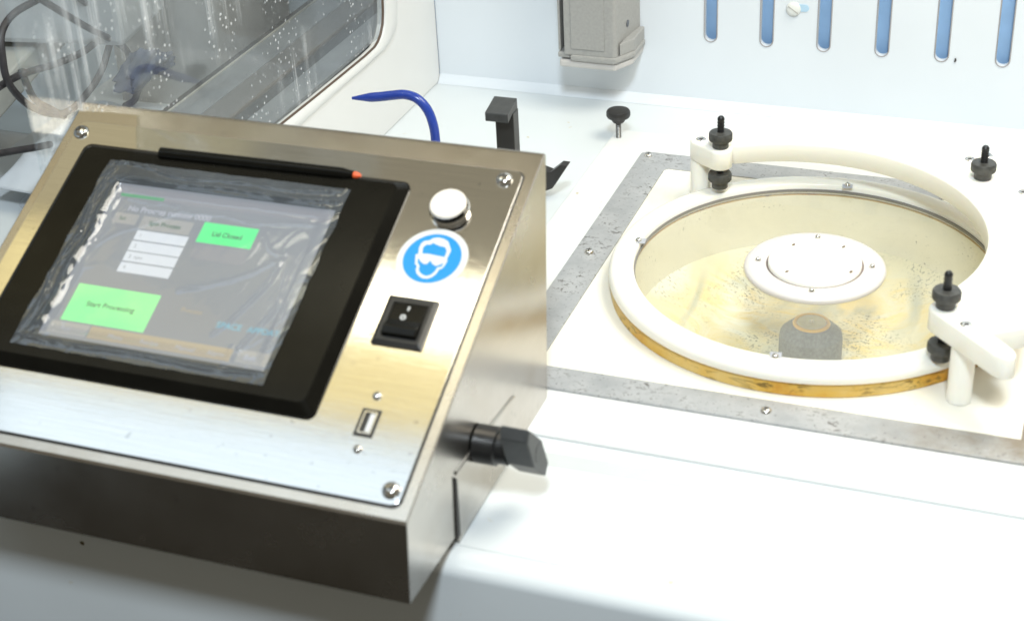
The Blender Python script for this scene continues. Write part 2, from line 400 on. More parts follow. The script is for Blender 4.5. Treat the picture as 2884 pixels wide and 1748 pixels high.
o = link('back_wall', bm, MW_BACK); tag(o, None, kind='structure')
bm = nb(); box(bm, -0.50, 0.95, 0.346, 0.350, -0.005, 0.75)
tag(link('wall_behind_slots', bm, M_SLOTBACK), None, kind='structure')
bm = nb()
for x in slots:
    hw, zb_ = 0.0063, SZ-0.0009
    tube(bm, [(x-hw, 0.3299, 0.2999), (x-hw, 0.3299, zb_+hw)] + [(x-hw*math.cos(a), 0.3299, zb_+hw-hw*math.sin(a)) for a in [math.pi*k/10 for k in range(1, 10)]] + [(x+hw, 0.3299, zb_+hw), (x+hw, 0.3299, 0.2999)], 0.0006, 6)
tag(link('wall_slot_rims', bm, simple('slot_rim_grey', (0.36, 0.34, 0.34), 0.5), smooth=60), None, kind='structure')
# cove strip where back wall meets worktop
bm = nb(); prism(bm, [(0.3299, -0.0048), (0.3299, 0.0035), (0.3275, 0.0005), (0.3245, -0.0028), (0.3215, -0.0048)], -0.4518, 0.95, 'x')
tag(link('wall_cove', bm, MW_BACK, smooth=60), None, kind='structure')
# lighter slot rims are the panel's own cut edges; mark on the wall
bm = nb(); tube(bm, spline([(0.0612, 0.3293, 0.0672), (0.0618, 0.3290, 0.0655), (0.0609, 0.3293, 0.0640)], 4), 0.0008, 6)
tag(link('stain_chip', bm, M_DARKM), 'tiny dark chip stuck on the white back wall right of the fifth slot', 'chip')

# left side wall with window opening
edge = [(0.222, 0.60), (0.2160, 0.17), (0.2147, 0.1223), (0.2130, 0.110), (0.2099, 0.0995), (0.2032, 0.0913), (0.1960, 0.0868), (0.1880, 0.0845), (0.1662, 0.0838), (0.0646, 0.0857), (0.003, 0.0874), (-0.19, 0.0920)]
bm = nb(); prism(bm, [(-0.19, -0.0045), (0.3295, -0.0045), (0.3295, 0.60)] + edge, -0.460, -0.4523, 'x')
tag(link('wall_left', bm, MW_SIDE, bevel=0.0008), None, kind='structure')
lip = [(0.252, 0.60), (0.2460, 0.17), (0.2429, 0.1225), (0.2415, 0.104), (0.2382, 0.0905), (0.2300, 0.0835), (0.2180, 0.0787), (0.2050, 0.0768), (0.1700, 0.0762), (0.1065, 0.0765), (0.0301, 0.0750), (-0.19, 0.0790)]
bm = nb()
e2 = [(a-0.0008, b+0.0008) for a, b in edge]
A = [[bm.verts.new((x, p[0], p[1])) for p in L] for L, x in ((e2, -0.4522), (e2, -0.4502), ([((a[0]*0.75+b[0]*0.25), (a[1]*0.75+b[1]*0.25)) for a, b in zip(e2, lip)], -0.4490), ([((a[0]*0.25+b[0]*0.75), (a[1]*0.25+b[1]*0.75)) for a, b in zip(e2, lip)], -0.4495), (lip, -0.4520))]
for P, Q in zip(A, A[1:]):
    for i in range(len(P)-1): bm.faces.new((P[i], P[i+1], Q[i+1], Q[i]))
WIN = empty('side_window', (-0.452, 0.0, 0.09), 'dirty clear side window in white rounded surround, left of the blue tube', 'window')
link('surround', bm, MW_SIDE, WIN, smooth=50)
bm = nb(); g = 0.0012
tube(bm, [(-0.4535, a-0.0012, b+0.0010) for a, b in edge], 0.0012, 8)
link('gasket', bm, simple('brown_gasket', (0.10, 0.065, 0.045), 0.5), WIN, smooth=60)
bm = nb()
prism(bm, [(-0.185, 0.0895), (0.20, 0.0895), (0.2135, 0.11), (0.2150, 0.60), (-0.3135, 0.60), (-0.3135, 0.1865), (-0.2927, 0.2000), (-0.2657, 0.2112), (-0.2333, 0.1965), (-0.2000, 0.1805), (-0.1855, 0.1735)], -0.4575, -0.4555, 'x')
link('pane', bm, M_PANE, WIN)

# ---- outside the window
bm = nb()
def strip(x0, x1, zt, m, y0=-0.19, y1=0.75, name='track_strip', parent=None, z0=0.045):
    b = nb(); box(b, x0, x1, y0, y1, z0, zt); return link(name, b, m, parent, bevel=0.0006)
TR = empty('window_track', (-0.52, 0.2, 0.045), 'long grey metal sliding track with dark grooves below the dirty window', 'track')
strip(-0.4685, -0.4610, 0.0745, M_ALUC, name='cream_lip', parent=TR)
strip(-0.4745, -0.4687, 0.0700, M_ALUC, name='groove', parent=TR)
strip(-0.4770, -0.4747, 0.0690, M_RUBBER, name='rubber_seal', parent=TR)
strip(-0.5035, -0.4772, 0.0750, M_ALU, name='rail', parent=TR)
strip(-0.5200, -0.5037, 0.0722, M_ALUD, name='groove', parent=TR)
strip(-0.5222, -0.5202, 0.0750, simple('brown_line', (0.16, 0.13, 0.10), 0.5), name='edge_seal', parent=TR)
strip(-0.5500, -0.5224, 0.0746, simple('warm_grey_rail', (0.19, 0.18, 0.17), 0.5, 0.2), name='rail', parent=TR)
strip(-0.5800, -0.5502, 0.0750, M_ALU, name='rail', parent=TR)
strip(-0.5815, -0.5802, 0.0765, M_ALUC, name='bright_edge', parent=TR)
strip(-0.5900, -0.5817, 0.0745, M_RUBBER, name='rubber_seal', parent=TR)
bm = nb(); box(bm, -2.6, -0.5905, -1.6, 2.6, -0.06, -0.04)
tag(link('outer_bench', bm, M_BENCH), None, kind='structure')
bm = nb(); box(bm, -2.62, -2.6, -1.6, 2.6, -0.9, 2.0); box(bm, -2.6, -0.60, 2.0, 2.02, -0.9, 2.0)
tag(link('room_wall', bm, simple('room_wall_grey', (0.50, 0.56, 0.62), 0.6)), None, kind='structure')

# cables
def cable(pts, x=-0.64, r=0.0031, wob=0.0012):
    P = [(x+wob*math.sin(i*1.9), a, b) for i, (a, b) in enumerate(pts)]
    b = nb(); tube(b, spline(P, 8), r, 10); return link('cable', b, M_CABLE, smooth=60)
c_ = cable([(-0.0344, 0.2003), (-0.0499, 0.1996), (-0.0801, 0.1981), (-0.0993, 0.189), (-0.1068, 0.1717), (-0.1048, 0.1494), (-0.0872, 0.1235), (-0.0615, 0.103), (-0.0355, 0.0954), (-0.0051, 0.0983), (0.0194, 0.1098), (0.0393, 0.1301), (0.0584, 0.1475), (0.0714, 0.164)])
tag(c_, 'dark grey cable hanging in the wide round loop behind the dirty pane', 'cable', 'cables behind the window')
c_ = cable([(-0.0577, 0.2063), (-0.0502, 0.1986), (-0.0146, 0.1705), (0.0086, 0.1524), (0.0344, 0.133), (0.051, 0.1178), (0.055, 0.1049)], x=-0.632)
tag(c_, 'dark grey cable running straight down to the right across the top of the round loop', 'cable', 'cables behind the window')
c_ = cable([(-0.127, 0.1451), (-0.0962, 0.146), (-0.069, 0.1425), (-0.0264, 0.1343), (0.0093, 0.1314), (0.0344, 0.133), (0.0497, 0.1385), (0.0354, 0.1601), (0.0196, 0.1754), (0.0116, 0.1845)], x=-0.648)
tag(c_, 'dark grey cable crossing the round loop from lower left and turning back up', 'cable', 'cables behind the window')
c_ = cable([(-0.0699, 0.1449), (-0.0679, 0.1304), (-0.0583, 0.1125), (-0.039, 0.0957), (-0.0278, 0.0854)], x=-0.653)
tag(c_, 'short dark grey cable curving down inside the lower left of the round loop', 'cable', 'cables behind the window')
c_ = cable([(0.0242, 0.0761), (0.038, 0.0761), (0.0498, 0.0817), (0.0599, 0.0915), (0.0643, 0.1059)], x=-0.625)
tag(c_, 'short dark grey cable hanging below the navy rag right of the round loop', 'cable', 'cables behind the window')
c_ = cable([(-0.142, 0.1018), (-0.1333, 0.0989), (-0.1113, 0.0917), (-0.0885, 0.0842), (-0.0695, 0.0786)], wob=0.0003)
tag(c_, 'straight dark cable end low at the far left beside the console corner', 'cable', 'cables behind the window')

# equipment seen through the pane
def oriented(name, center, size, rot, mat, bevel=0.004, parent=None):
    b = nb(); T = Matrix.Translation(center) @ Matrix.Rotation(rot[2], 4, 'Z') @ Matrix.Rotation(rot[1], 4, 'Y') @ Matrix.Rotation(rot[0], 4, 'X')
    box(b, -size[0]/2, size[0]/2, -size[1]/2, size[1]/2, -size[2]/2, size[2]/2, T); return link(name, b, mat, parent, bevel=bevel)
tag(oriented('metal_housing', (-0.69, 0.068, 0.215), (0.13, 0.10, 0.17), (0, 0, 0.15), M_EQUIP, 0.006), 'upright grey metal housing behind the dirty pane, above the navy rag', 'housing')
tag(oriented('metal_housing', (-0.70, 0.29, 0.18), (0.12, 0.17, 0.46), (0, 0, 0.05), simple('taupe_equipment', (0.40, 0.385, 0.36), 0.5)), 'taupe grey housing behind the pane with white drips, beside the track', 'housing')
tag(oriented('metal_bar', (-0.74, 0.016, 0.109), (0.06, 0.165, 0.026), (math.radians(14), 0, 0), M_BEIGE, 0.003), 'beige cast metal bar lying slanted inside the big cable loop', 'bar')
tag(oriented('white_tray', (-0.82, -0.02, 0.112), (0.11, 0.18, 0.03), (math.radians(14), 0, -0.1), simple('pale_tray', (0.50, 0.50, 0.49), 0.4), 0.003), 'pale tray behind the beige bar at the far left', 'tray')
def crumple(name, x0, x1, y0, y1, z, amp, mat, seed, tilt=0.0, n=60, thick=0.0015):
    b = nb(); V = []
    for i in range(n+1):
        row = []
        for j in range(n+1):
            u, v = i/n, j/n; x = x0+(x1-x0)*u; y = y0+(y1-y0)*v
            q = Vector((x*8+seed, y*5, seed))
            h = abs(noise.noise(q))*amp*1.6 + abs(noise.noise(q*2.3))*amp*0.7+noise.noise(q*0.6)*amp
            edge_ = min(u, 1-u, v, 1-v)*6
            row.append(b.verts.new((x+noise.noise(q*0.7)*0.03, y+noise.noise(q*0.5+Vector((3, 1, 2)))*0.03, z+h*min(1, edge_)+tilt*(1-u))))
        V.append(row)
    for i in range(n):
        for j in range(n): b.faces.new((V[i][j], V[i+1][j], V[i+1][j+1], V[i][j+1]))
    o = link(name, b, mat, smooth=50)
    s = o.modifiers.new('solid', 'SOLIDIFY'); s.thickness = thick; return o
tag(crumple('plastic_sheet', -0.96, -0.66, -0.30, 0.16, -0.036, 0.040, M_BAG, 3.1), 'crumpled pale plastic sheeting lying under the cable loops', 'plastic sheet')
tag(crumple('plastic_bag', -0.72, -0.60, -0.05, 0.10, 0.02, 0.05, M_BAG, 8.4), 'small crumpled translucent bag below the navy rag beside the track', 'plastic bag')
b = nb()
bmesh.ops.create_icosphere(b, subdivisions=4, radius=1.0)
for v in b.verts:
    q = v.co.copy(); d = 1+0.45*noise.noise(q*1.8)+0.2*noise.noise(q*5)
    v.co = Vector((-0.60+q.x*0.014*d, 0.030+q.y*0.036*d, 0.118+q.z*0.012*d-0.35*(abs(q.y*0.03))))
tag(link('rag', b, M_RAG, smooth=70), 'dark navy crumpled rag below the grey housing behind the pane', 'rag')

# ================================================================ DECK
bm = nb(); plate_hole(bm, -0.2380, 0.60, -0.2480, 0.2520, 0, 0, 0.1530, -0.0053, -0.0020)
tag(link('machine_deck', bm, MW_DECK, bevel=0.0015), 'large flat white plastic deck slab carrying the steel frame and bowl', 'deck slab')
bm = nb(); plate_hole(bm, -0.1690, 0.1713, -0.1675, 0.1757, 0, 0, 0.1528, -0.0018, -0.0004)
tag(link('bowl_plate', bm, MW_PLATE, bevel=0.0004), 'square cream stained plate inside the steel frame under the bowl', 'plate')
bm = nb(); T = Matrix.Translation((0.2, -0.2615, -0.0046)) @ Matrix.Rotation(0.03, 4, 'Z')
box(bm, -0.62, 0.62, -0.0075, 0.0075, -0.0008, -0.0002, T)
tag(link('acrylic_strip', bm, M_SEAL, bevel=0.0006), 'pale green translucent strip along the worktop in front of the steel frame', 'strip')

# frame
def screw(name, loc, r, h, parent, T=None, slot='cross', ang=0.5, mat=None):
    T = (T or Matrix.Identity(4)); L = Matrix.Translation(loc) @ T
    b = nb(); lathe(b, [(0, h), (r*0.35, h*0.97), (r*0.68, h*0.80), (r*0.90, h*0.48), (r, h*0.12), (r, -0.0002), (0, -0.0002)], 24, L)
    o = link(name, b, mat or M_CHROME, parent, smooth=60)
    if slot:
        b = nb()
        for k in ((0, 1) if slot == 'cross' else (0,)):
            box(b, -r*0.52, r*0.52, -r*0.11, r*0.11, h*0.74, h*1.01, L @ Matrix.Rotation(ang+k*math.pi/2, 4, 'Z'))
        link('recess', b, M_DARKM, o)
    return o
FR = empty('steel_frame', (0, 0, 0), 'flat square grey steel frame with pitted surface around the cream plate', 'frame')
ox0, ox1, oy0, oy1 = -0.1985, 0.2010, -0.1945, 0.2055
ix0, ix1, iy0, iy1 = -0.1691, 0.1714, -0.1676, 0.1758
bm = nb(); c1 = 0.004
O = [(ox0, oy0), (ox1, oy0), (ox1, oy1), (ox0+c1, oy1), (ox0, oy1-c1)]
I = [(ix0, iy0), (ix1, iy0), (ix1, iy1), (ix0+c1, iy1), (ix0, iy1-c1)]
vs = {}
for k, L in (('o', O), ('i', I)):
    for z in (0, 1): vs[k, z] = [bm.verts.new((p[0], p[1], 0.0004 if z else -0.0016)) for p in L]
for i in range(5):
    j = (i+1) % 5
    bm.faces.new((vs['o', 1][i], vs['o', 1][j], vs['i', 1][j], vs['i', 1][i]))
    bm.faces.new((vs['o', 0][i], vs['o', 0][j], vs['i', 0][j], vs['i', 0][i]))
    bm.faces.new((vs['o', 0][i], vs['o', 0][j], vs['o', 1][j], vs['o', 1][i]))
    bm.faces.new((vs['i', 0][i], vs['i', 0][j], vs['i', 1][j], vs['i', 1][i]))
link('frame_plate', bm, M_FRAME, FR, bevel=0.0003)
for (x, y), a in zip([(-0.1905, 0.1975), (-0.1860, 0.0060), (0.0030, -0.1820), (-0.1860, -0.1820)], (0.2, 0.1, 0.9, 0)):
    screw('frame_screw', (x, y, 0.0004), 0.0040, 0.0026, FR, ang=a)

# ================================================================ BOWL
BW = empty('process_bowl', (0, 0, -0.066), 'round beige etching bowl stained yellow, sunk in the deck under the lid', 'bowl')
bm = nb(); lathe_ring(bm, [(0.1520, -0.002), (0.1582, 0.0002), (0.1572, 0.0060), (0.1560, 0.0098), (0.1400, 0.0098), (0.1400, -0.002)], 160)
link('rim', bm, M_RIM, BW, smooth=40)
bm = nb(); lathe(bm, [(0.1398, 0.0095), (0.1390, -0.036)], 128); link('wall', bm, M_BOWLW, BW, smooth=60)
bm = nb(); lathe(bm, [(0.1390, -0.036), (0.130, -0.043), (0.090, -0.064), (0.05, -0.066), (0, -0.066)], 128); link('bowl_floor', bm, M_BOWLF, BW, smooth=60)
bm = nb(); lathe(bm, [(0.0148, -0.0340), (0.0165, -0.0352), (0.0242, -0.0425), (0.0250, -0.047), (0.0250, -0.066)], 64)
ck = link('chuck', bm, M_CHUCK, BW, smooth=35)
bm = nb(); lathe(bm, [(0, -0.0331), (0.0115, -0.0331), (0.0118, -0.0341)], 48); link('chuck_top', bm, M_CHUCKTOP, ck, smooth=30)
bm = nb(); lathe_ring(bm, [(0.0117, -0.0338), (0.0123, -0.0326), (0.0140, -0.0326), (0.0148, -0.0340)], 64); link('seal_ring', bm, M_GOLD, ck, smooth=50)
screw('centre_pin', (0, 0, -0.0331), 0.0022, 0.0022, ck, slot=None)
# lid: ring, window, hub
LD = empty('round_lid', (0, 0, 0.0105), 'round ivory lid ring with clear window and raised white hub over the bowl', 'lid')
bm = nb(); prof = [(0.1400, 0.0112), (0.1400, 0.0190), (0.1405, 0.0197), (0.1415, 0.0200), (0.1535, 0.0200), (0.1565, 0.0192), (0.1587, 0.0172), (0.1595, 0.0150), (0.1595, 0.0125), (0.1588, 0.0108), (0.1570, 0.0101), (0.1420, 0.0101)]
lathe_ring(bm, prof, 192); link('ring', bm, MW_RING, LD, smooth=45)
bm = nb(); lathe_ring(bm, [(0.1388, 0.0152), (0.1399, 0.0152), (0.1399, 0.0128), (0.1388, 0.0128)], 160); link('gasket', bm, simple('lid_grey_gasket', (0.20, 0.19, 0.18), 0.4), LD, smooth=40)
bm = nb(); lathe(bm, [(0, 0.0140), (0.1388, 0.0140)], 128); link('window_disc', bm, M_GLASS_DISC, LD)
for a in (0, 90, 180, 270):
    ca, sa = math.cos(math.radians(a)), math.sin(math.radians(a))
    s_ = screw('lid_screw', (0.1418*ca, 0.1418*sa, 0.0203), 0.0027, 0.0022, LD, slot='one', ang=a)
    b = nb(); T = Matrix.Translation((0.1405*ca, 0.1405*sa, 0.0198)) @ Matrix.Rotation(math.radians(a+8), 4, 'Z')
    box(b, -0.0045, 0.0030, -0.0042, 0.0042, 0, 0.0006, T); link('clip', b, simple('grey_clip', (0.42, 0.43, 0.47), 0.35), s_, bevel=0.0002)
bm = nb(); lathe_ring(bm, [(0.0372, 0.0160), (0.0374, 0.0190), (0.0384, 0.0196), (0.0500, 0.0196), (0.0528, 0.0190), (0.0542, 0.0176), (0.0545, 0.0160), (0.0540, 0.0141), (0.0372, 0.0141)], 128)
hub = link('hub', bm, MW_HUB, LD, smooth=50)
bm = nb(); lathe(bm, [(0, 0.0238), (0.032, 0.0238), (0.0350, 0.0232), (0.0358, 0.0218), (0.0359, 0.0150)], 96); link('hub_cap', bm, MW_ARM, hub, smooth=60)
bm = nb(); lathe_ring(bm, [(0.0359, 0.0186), (0.0374, 0.0186), (0.0374, 0.0145), (0.0359, 0.0145)], 96); link('hub_groove', bm, simple('warm_grey_groove', (0.20, 0.155, 0.14), 0.5), hub, smooth=60)
for a in (-82, 8, 188, 98):
    ca, sa = math.cos(math.radians(a)), math.sin(math.radians(a))
    screw('hub_screw', (0.0435*ca, 0.0435*sa, 0.0198), 0.0022, 0.0026, hub, slot=None)
for a in (-62, -42+76-6, 146, -118-8):
    pass
for (x, y) in ((-0.0205, 0.0185), (0.0175, 0.0250), (-0.0165, -0.0255), (0.0300, -0.0130)):
    b = nb(); lathe(b, [(0, 0.0242), (0.0011, 0.0242), (0.0011, 0.0234)], 10, Matrix.Translation((x, y, 0)) @ Matrix.Scale(1.8, 4, (0.4, 1, 0)))
    link('pin_hole', b, simple('brown_pin', (0.16, 0.11, 0.07), 0.4), hub)

# ================================================================ LID ARM
AR = empty('lid_arm', (0.05, 0.05, -0.0004), 'thick ivory C shaped arm plate standing on posts over the round lid', 'arm')
zt, zb = 0.062, 0.0445
cx_, cyy, RA = -0.018, -0.019, 0.1455
def arcp(c, r, a0, a1, n):
    return [(c[0]+r*math.cos(math.radians(a0+(a1-a0)*k/n)), c[1]+r*math.sin(math.radians(a0+(a1-a0)*k/n))) for k in range(n+1)]
pL, pR = (-0.1005, 0.1010), (0.1100, -0.1135)
out = []
out += arcp(pL, 0.0100, 45, -135, 14)
out += arcp((-0.1195, 0.1125), 0.0095, 225, 135, 8)
out += [(-0.1016, 0.1440), (-0.0960, 0.1530), (-0.0860, 0.1615), (-0.0760, 0.1650)]
out += [(0.0860, 0.1640), (0.0935, 0.1615), (0.1100, 0.1430), (0.1416, 0.1105), (0.1650, 0.0850), (0.1665, -0.1180), (0.1645, -0.1240), (0.1580, -0.1290), (0.1420, -0.1385)]
out += [(0.1535, -0.1500), (0.1600, -0.1575)] + arcp((0.1552, -0.1625), 0.0062, 20, -100, 6) + [(0.1480, -0.1655)]
out += arcp((pR[0]-0.0005, pR[1]), 0.0103, 225, 135, 10)
a0 = math.degrees(math.atan2(-0.092-cyy, 0.1065-cx_)); a1 = math.degrees(math.atan2(0.0995-cyy, -0.0915-cx_))
out += arcp((cx_, cyy), RA, -35, 119.5, 60)
def soft_plate(bm, pts, z0, z1, rr, steps=5):
    area2 = sum(p[0]*q[1]-q[0]*p[1] for p, q in zip(pts, pts[1:]+pts[:1]))
    if area2 < 0: pts = pts[::-1]
    n = len(pts); nor = []
    for k in range(n):
        p, c, q = Vector(pts[k-1]), Vector(pts[k]), Vector(pts[(k+1) % n])
        a = (c-p).normalized(); b_ = (q-c).normalized()
        na, nb_ = Vector((-a.y, a.x)), Vector((-b_.y, b_.x)); m_ = (na+nb_)
        m_ = m_.normalized() if m_.length > 1e-6 else na
        nor.append(m_/max(0.6, m_.dot(na)))
    loops = [(0.0007, z0), (0.0, z0+0.0007)] + [(rr*(1-math.cos(math.radians(90*t/steps))), z1-rr+rr*math.sin(math.radians(90*t/steps))) for t in range(steps+1)]
    L = [[bm.verts.new((p[0]+m_.x*d, p[1]+m_.y*d, z)) for p, m_ in zip(pts, nor)] for d, z in loops]
    for A, Bq in zip(L, L[1:]):
        for k in range(n): bm.faces.new((A[k], A[(k+1) % n], Bq[(k+1) % n], Bq[k]))
    fs = [bm.faces.new(L[0][::-1]), bm.faces.new(L[-1])]
    for f in fs: f.normal_update()
    bmesh.ops.triangulate(bm, faces=fs)
clean = [out[0]]
for p in out[1:]:
    if (Vector(p)-Vector(clean[-1])).length > 0.0012: clean.append(p)
bm = nb(); soft_plate(bm, clean, zb, zt, 0.0022)
link('arm_plate', bm, MW_ARM, AR, smooth=50)
for (x, y) in ((-0.1200, 0.1125), (0.1262, -0.1300)):
    b = nb(); lathe(b, [(0, zb-0.0001), (0.0085, zb-0.0001), (0.0085, 0.0002), (0.0080, -0.0003), (0, -0.0003)], 48, Matrix.Translation((x, y, 0)))
    link('post', b, MW_ARM, AR, smooth=40)
for (x, y) in ((-0.1200, 0.1125), (0.1262, -0.1330), (0.0980, 0.1283), (0.1107, 0.1385), (0.1441, 0.0783)):
    b = nb(); lathe(b, [(0.0016, zt+0.0002), (0.0038, zt+0.0005), (0.0042, zt+0.0001)], 24, Matrix.Translation((x, y, 0)))
    o = link('arm_screw', b, M_CHROME, AR, smooth=60)
    b = nb(); lathe(b, [(0, zt+0.0003), (0.0018, zt+0.0003)], 6, Matrix.Translation((x, y, 0))); link('socket', b, M_DARKM, o)
def nut(b, z, T):
    """knurled thumb nut, collar at the bottom"""
    lathe(b, [(0.0030, z), (0.0066, z), (0.0068, z+0.0005), (0.0068, z+0.0052), (0.0075, z+0.0058), (0.0092, z+0.0064), (0.0097, z+0.0072), (0.0097, z+0.0120), (0.0090, z+0.0134), (0.0060, z+0.0138), (0.0030, z+0.0138)], 96, T, ridges=1, rid_r=0.0095, rid_a=0.00014)
def thumb(x, y, zl, tiltx=0.0):
    o = empty('thumb_screw', (0, 0, 0)); o.parent = AR; o.matrix_parent_inverse = pw(AR).inverted()
    T = Matrix.Translation((x, y, 0))
    b = nb(); P = []
    n = 44; z0, z1 = zl+0.001, zt+0.0265
    for i in range(n+1):
        z = z0+(z1-z0)*i/n; P.append((0.0031 if i % 2 else 0.0027, z))
    P = [(0, z0)]+P+[(0.0018, z1+0.0012), (0, z1+0.0016)]
    lathe(b, P, 20, T); link('bolt', b, M_NUTB, o, smooth=30)
    b = nb(); nut(b, zt+0.0002, T); link('knurled_nut', b, M_NUT, o, smooth=38)
    if zl < 0.04:
        b = nb(); nut(b, zl, T); link('knurled_nut', b, M_NUT, o, smooth=38)
thumb(pL[0], pL[1], 0.0255); thumb(pR[0], pR[1], 0.0206); thumb(0.1115, 0.0955, 0.045)

# ================================================================ BACK DECK HARDWARE
KN = empty('thumb_bolt', (-0.2305, 0.2343, -0.005), 'black round thumb knob on a threaded steel bolt in the white deck corner', 'thumb bolt')
T = Matrix.Translation((-0.2305, 0.2343, 0))
bm = nb(); lathe(bm, [(0, 0.0135), (0.0050, 0.0135), (0.0062, 0.0150), (0.0066, 0.0172), (0.0105, 0.0190), (0.0112, 0.0205), (0.0112, 0.0238), (0.0104, 0.0254), (0.0075, 0.0260), (0, 0.0258)], 80, T, ridges=1, rid_r=0.0110, rid_a=0.00012)
link('knob', bm, M_BLACK, KN, smooth=40)
bm = nb(); P = [(0, -0.004)]
for i in range(29): P.append((0.0027 if i % 2 else 0.0022, -0.004+i*0.00063))
lathe(bm, P+[(0, 0.0137)], 20, T); link('threaded_rod', bm, simple('threaded_steel', (0.22, 0.215, 0.20), 0.3, 0.6), KN, smooth=30)

# blue bent tube
bm = nb()
pts = spline([(-0.3135, 0, -0.0045), (-0.3134, 0, 0.03), (-0.3133, 0, 0.06), (-0.3133, 0, 0.0898), (-0.3145, 0, 0.103), (-0.3185, 0, 0.1150), (-0.3265, 0, 0.1235), (-0.3370, 0, 0.1262), (-0.3480, 0, 0.1245), (-0.3590, 0, 0.1222), (-0.3690, 0, 0.1205), (-0.3780, 0, 0.1192), (-0.3850, 0, 0.1182)], 6)
rad = []
for p in pts:
    t = max(0.0, min(1.0, (-0.3680-p.x)/0.017)); rad.append(0.0039*(1-t)+0.0012*t)
tube(bm, pts, 0.0039, 24, rad)
BT = empty('bent_tube', (-0.3135, 0, -0.005), 'glossy cobalt blue plastic tube bent over to a pointed tip, behind the console', 'tube')
link('tube_body', bm, M_BLUE, BT, smooth=50)
# black latch
LT = empty('upright_latch', (-0.2525, 0.0, -0.005), 'tall black upright latch with a hooked square head behind the console', 'latch')
bm = nb(); box(bm, -0.2588, -0.2432, -0.003, 0.009, -0.0045, 0.1205); link('shank', bm, M_BLACK, LT, bevel=0.0006)
bm = nb(); prism(bm, [(-0.013, 0.1165), (-0.013, 0.1235), (-0.0125, 0.1240), (0.009, 0.1290), (0.009, 0.1165), (-0.0030, 0.1165), (-0.0030, 0.1200)], -0.2632, -0.2438, 'x'); link('hook_head', bm, M_KNOBG, LT, bevel=0.0005)
# black wedge catch
bm = nb(); prism(bm, [(-0.300, 0.010), (-0.275, 0.027), (-0.2565, 0.0255), (-0.2495, 0.0235), (-0.2400, 0.0320), (-0.2335, 0.0318), (-0.2480, 0.0085), (-0.2565, 0.0040), (-0.285, -0.0030)], 0.094, 0.104, 'y')
tag(link('wedge_catch', bm, M_BLACK, bevel=0.0006), 'low black angular wedge catch pointing right, just behind the console corner', 'catch')

# wall device
DV = empty('wall_socket_box', (-0.27, 0.33, 0.10), 'grey moulded plastic box mounted on the back wall left of the slots', 'wall box')
bx0, bx1, by0 = -0.3030, -0.2440, 0.272
bm = nb(); prism(bm, [(bx0+0.0075, 0.3299), (bx0+0.0075, by0), (bx1-0.002, by0), (bx1, by0+0.002), (bx1+0.0075, 0.3299)], 0.0600, 0.32); link('housing', bm, M_GREYP, DV, bevel=0.0015)
bm = nb(); prism(bm, [(bx0+0.0005, 0.3299), (bx0+0.0005, by0+0.004), (bx0+0.0030, by0+0.004), (bx0+0.0030, 0.3299)], 0.0625, 0.32); link('side_flange', bm, M_GREYP, DV, bevel=0.0008)
bm = nb(); box(bm, bx0+0.0031, bx0+0.0074, 0.285, 0.3299, 0.063, 0.32); link('dark_gap', bm, M_RUBBER, DV)
bm = nb(); box(bm, bx0+0.0150, bx1-0.0110, by0-0.0009, by0-0.0001, 0.0670, 0.32); link('cover_panel', bm, M_GREYP, DV, bevel=0.0005)
bm = nb(); box(bm, bx0+0.0003, bx0+0.0130, by0+0.002, 0.3299, 0.0560, 0.0618); link('corner_foot', bm, M_GREYP, DV, bevel=0.0015)
bm = nb(); prism(bm, [(bx0+0.0135, 0.3299), (bx0+0.0135, by0-0.001), (bx1+0.0002, by0-0.001), (bx1+0.0125, by0+0.022), (bx1+0.0125, 0.3299)], 0.0545, 0.0608); link('foot', bm, M_GREYP, DV, bevel=0.002)
bm = nb(); prism(bm, [(bx1+0.002, 0.3299), (bx1+0.002, by0+0.006), (bx1+0.0115, by0+0.024), (bx1+0.0115, 0.3299)], 0.0606, 0.0730); link('side_step', bm, M_GREYP, DV, bevel=0.001)
bm = nb(); prism(bm, [(bx0+0.002, 0.3299), (bx0+0.002, by0+0.001), (bx1-0.001, by0+0.001), (bx1+0.0105, by0+0.022), (bx1+0.0105, 0.3299)], 0.0470, 0.0544); link('clear_skirt', bm, M_GREYL, DV, bevel=0.002)
bm = nb(); lathe(bm, [(0, 0.0006), (0.0032, 0.0006), (0.0034, 0)], 20, Matrix.Translation((bx1+0.0035, 0.300, 0.086)) @ Matrix.Rotation(math.radians(90), 4, 'Y')); link('side_button', bm, simple('dark_blue_grey', (0.07, 0.08, 0.10), 0.4), DV, smooth=40)

# nylon screw with oblong hole on back wall
NS = empty('nylon_screw', (-0.088, 0.33, 0.103), 'translucent white nylon slotted screw on the back wall between the second and third slots', 'screw')
T = Matrix.Translation((-0.0885, 0.3299, 0.1020)) @ Matrix.Rotation(math.radians(90), 4, 'X')
bm = nb(); lathe(bm, [(0, 0.0032), (0.0045, 0.0030), (0.0066, 0.0018), (0.0070, 0.0002), (0.0070, 0)], 32, T); link('screw_head', bm, simple('nylon', (0.70, 0.71, 0.68), 0.3), NS, smooth=60)
bm = nb(); box(bm, -0.0055, 0.0055, -0.0004, 0.0004, 0.0026, 0.0034, T @ Matrix.Rotation(-0.6, 4, 'Z')); link('drive_slot', bm, simple('slot_grey', (0.42, 0.41, 0.38), 0.5), NS)
bm = nb(); prism(bm, arcp((-0.0775, 0.1035), 0.0034, -90, 90, 10)+arcp((-0.0865, 0.1035), 0.0034, 90, 270, 10), 0.3292, 0.3299, 'y'); link('keyhole', bm, simple('pale_blue_gap', (0.42, 0.60, 0.74), 0.4), NS)

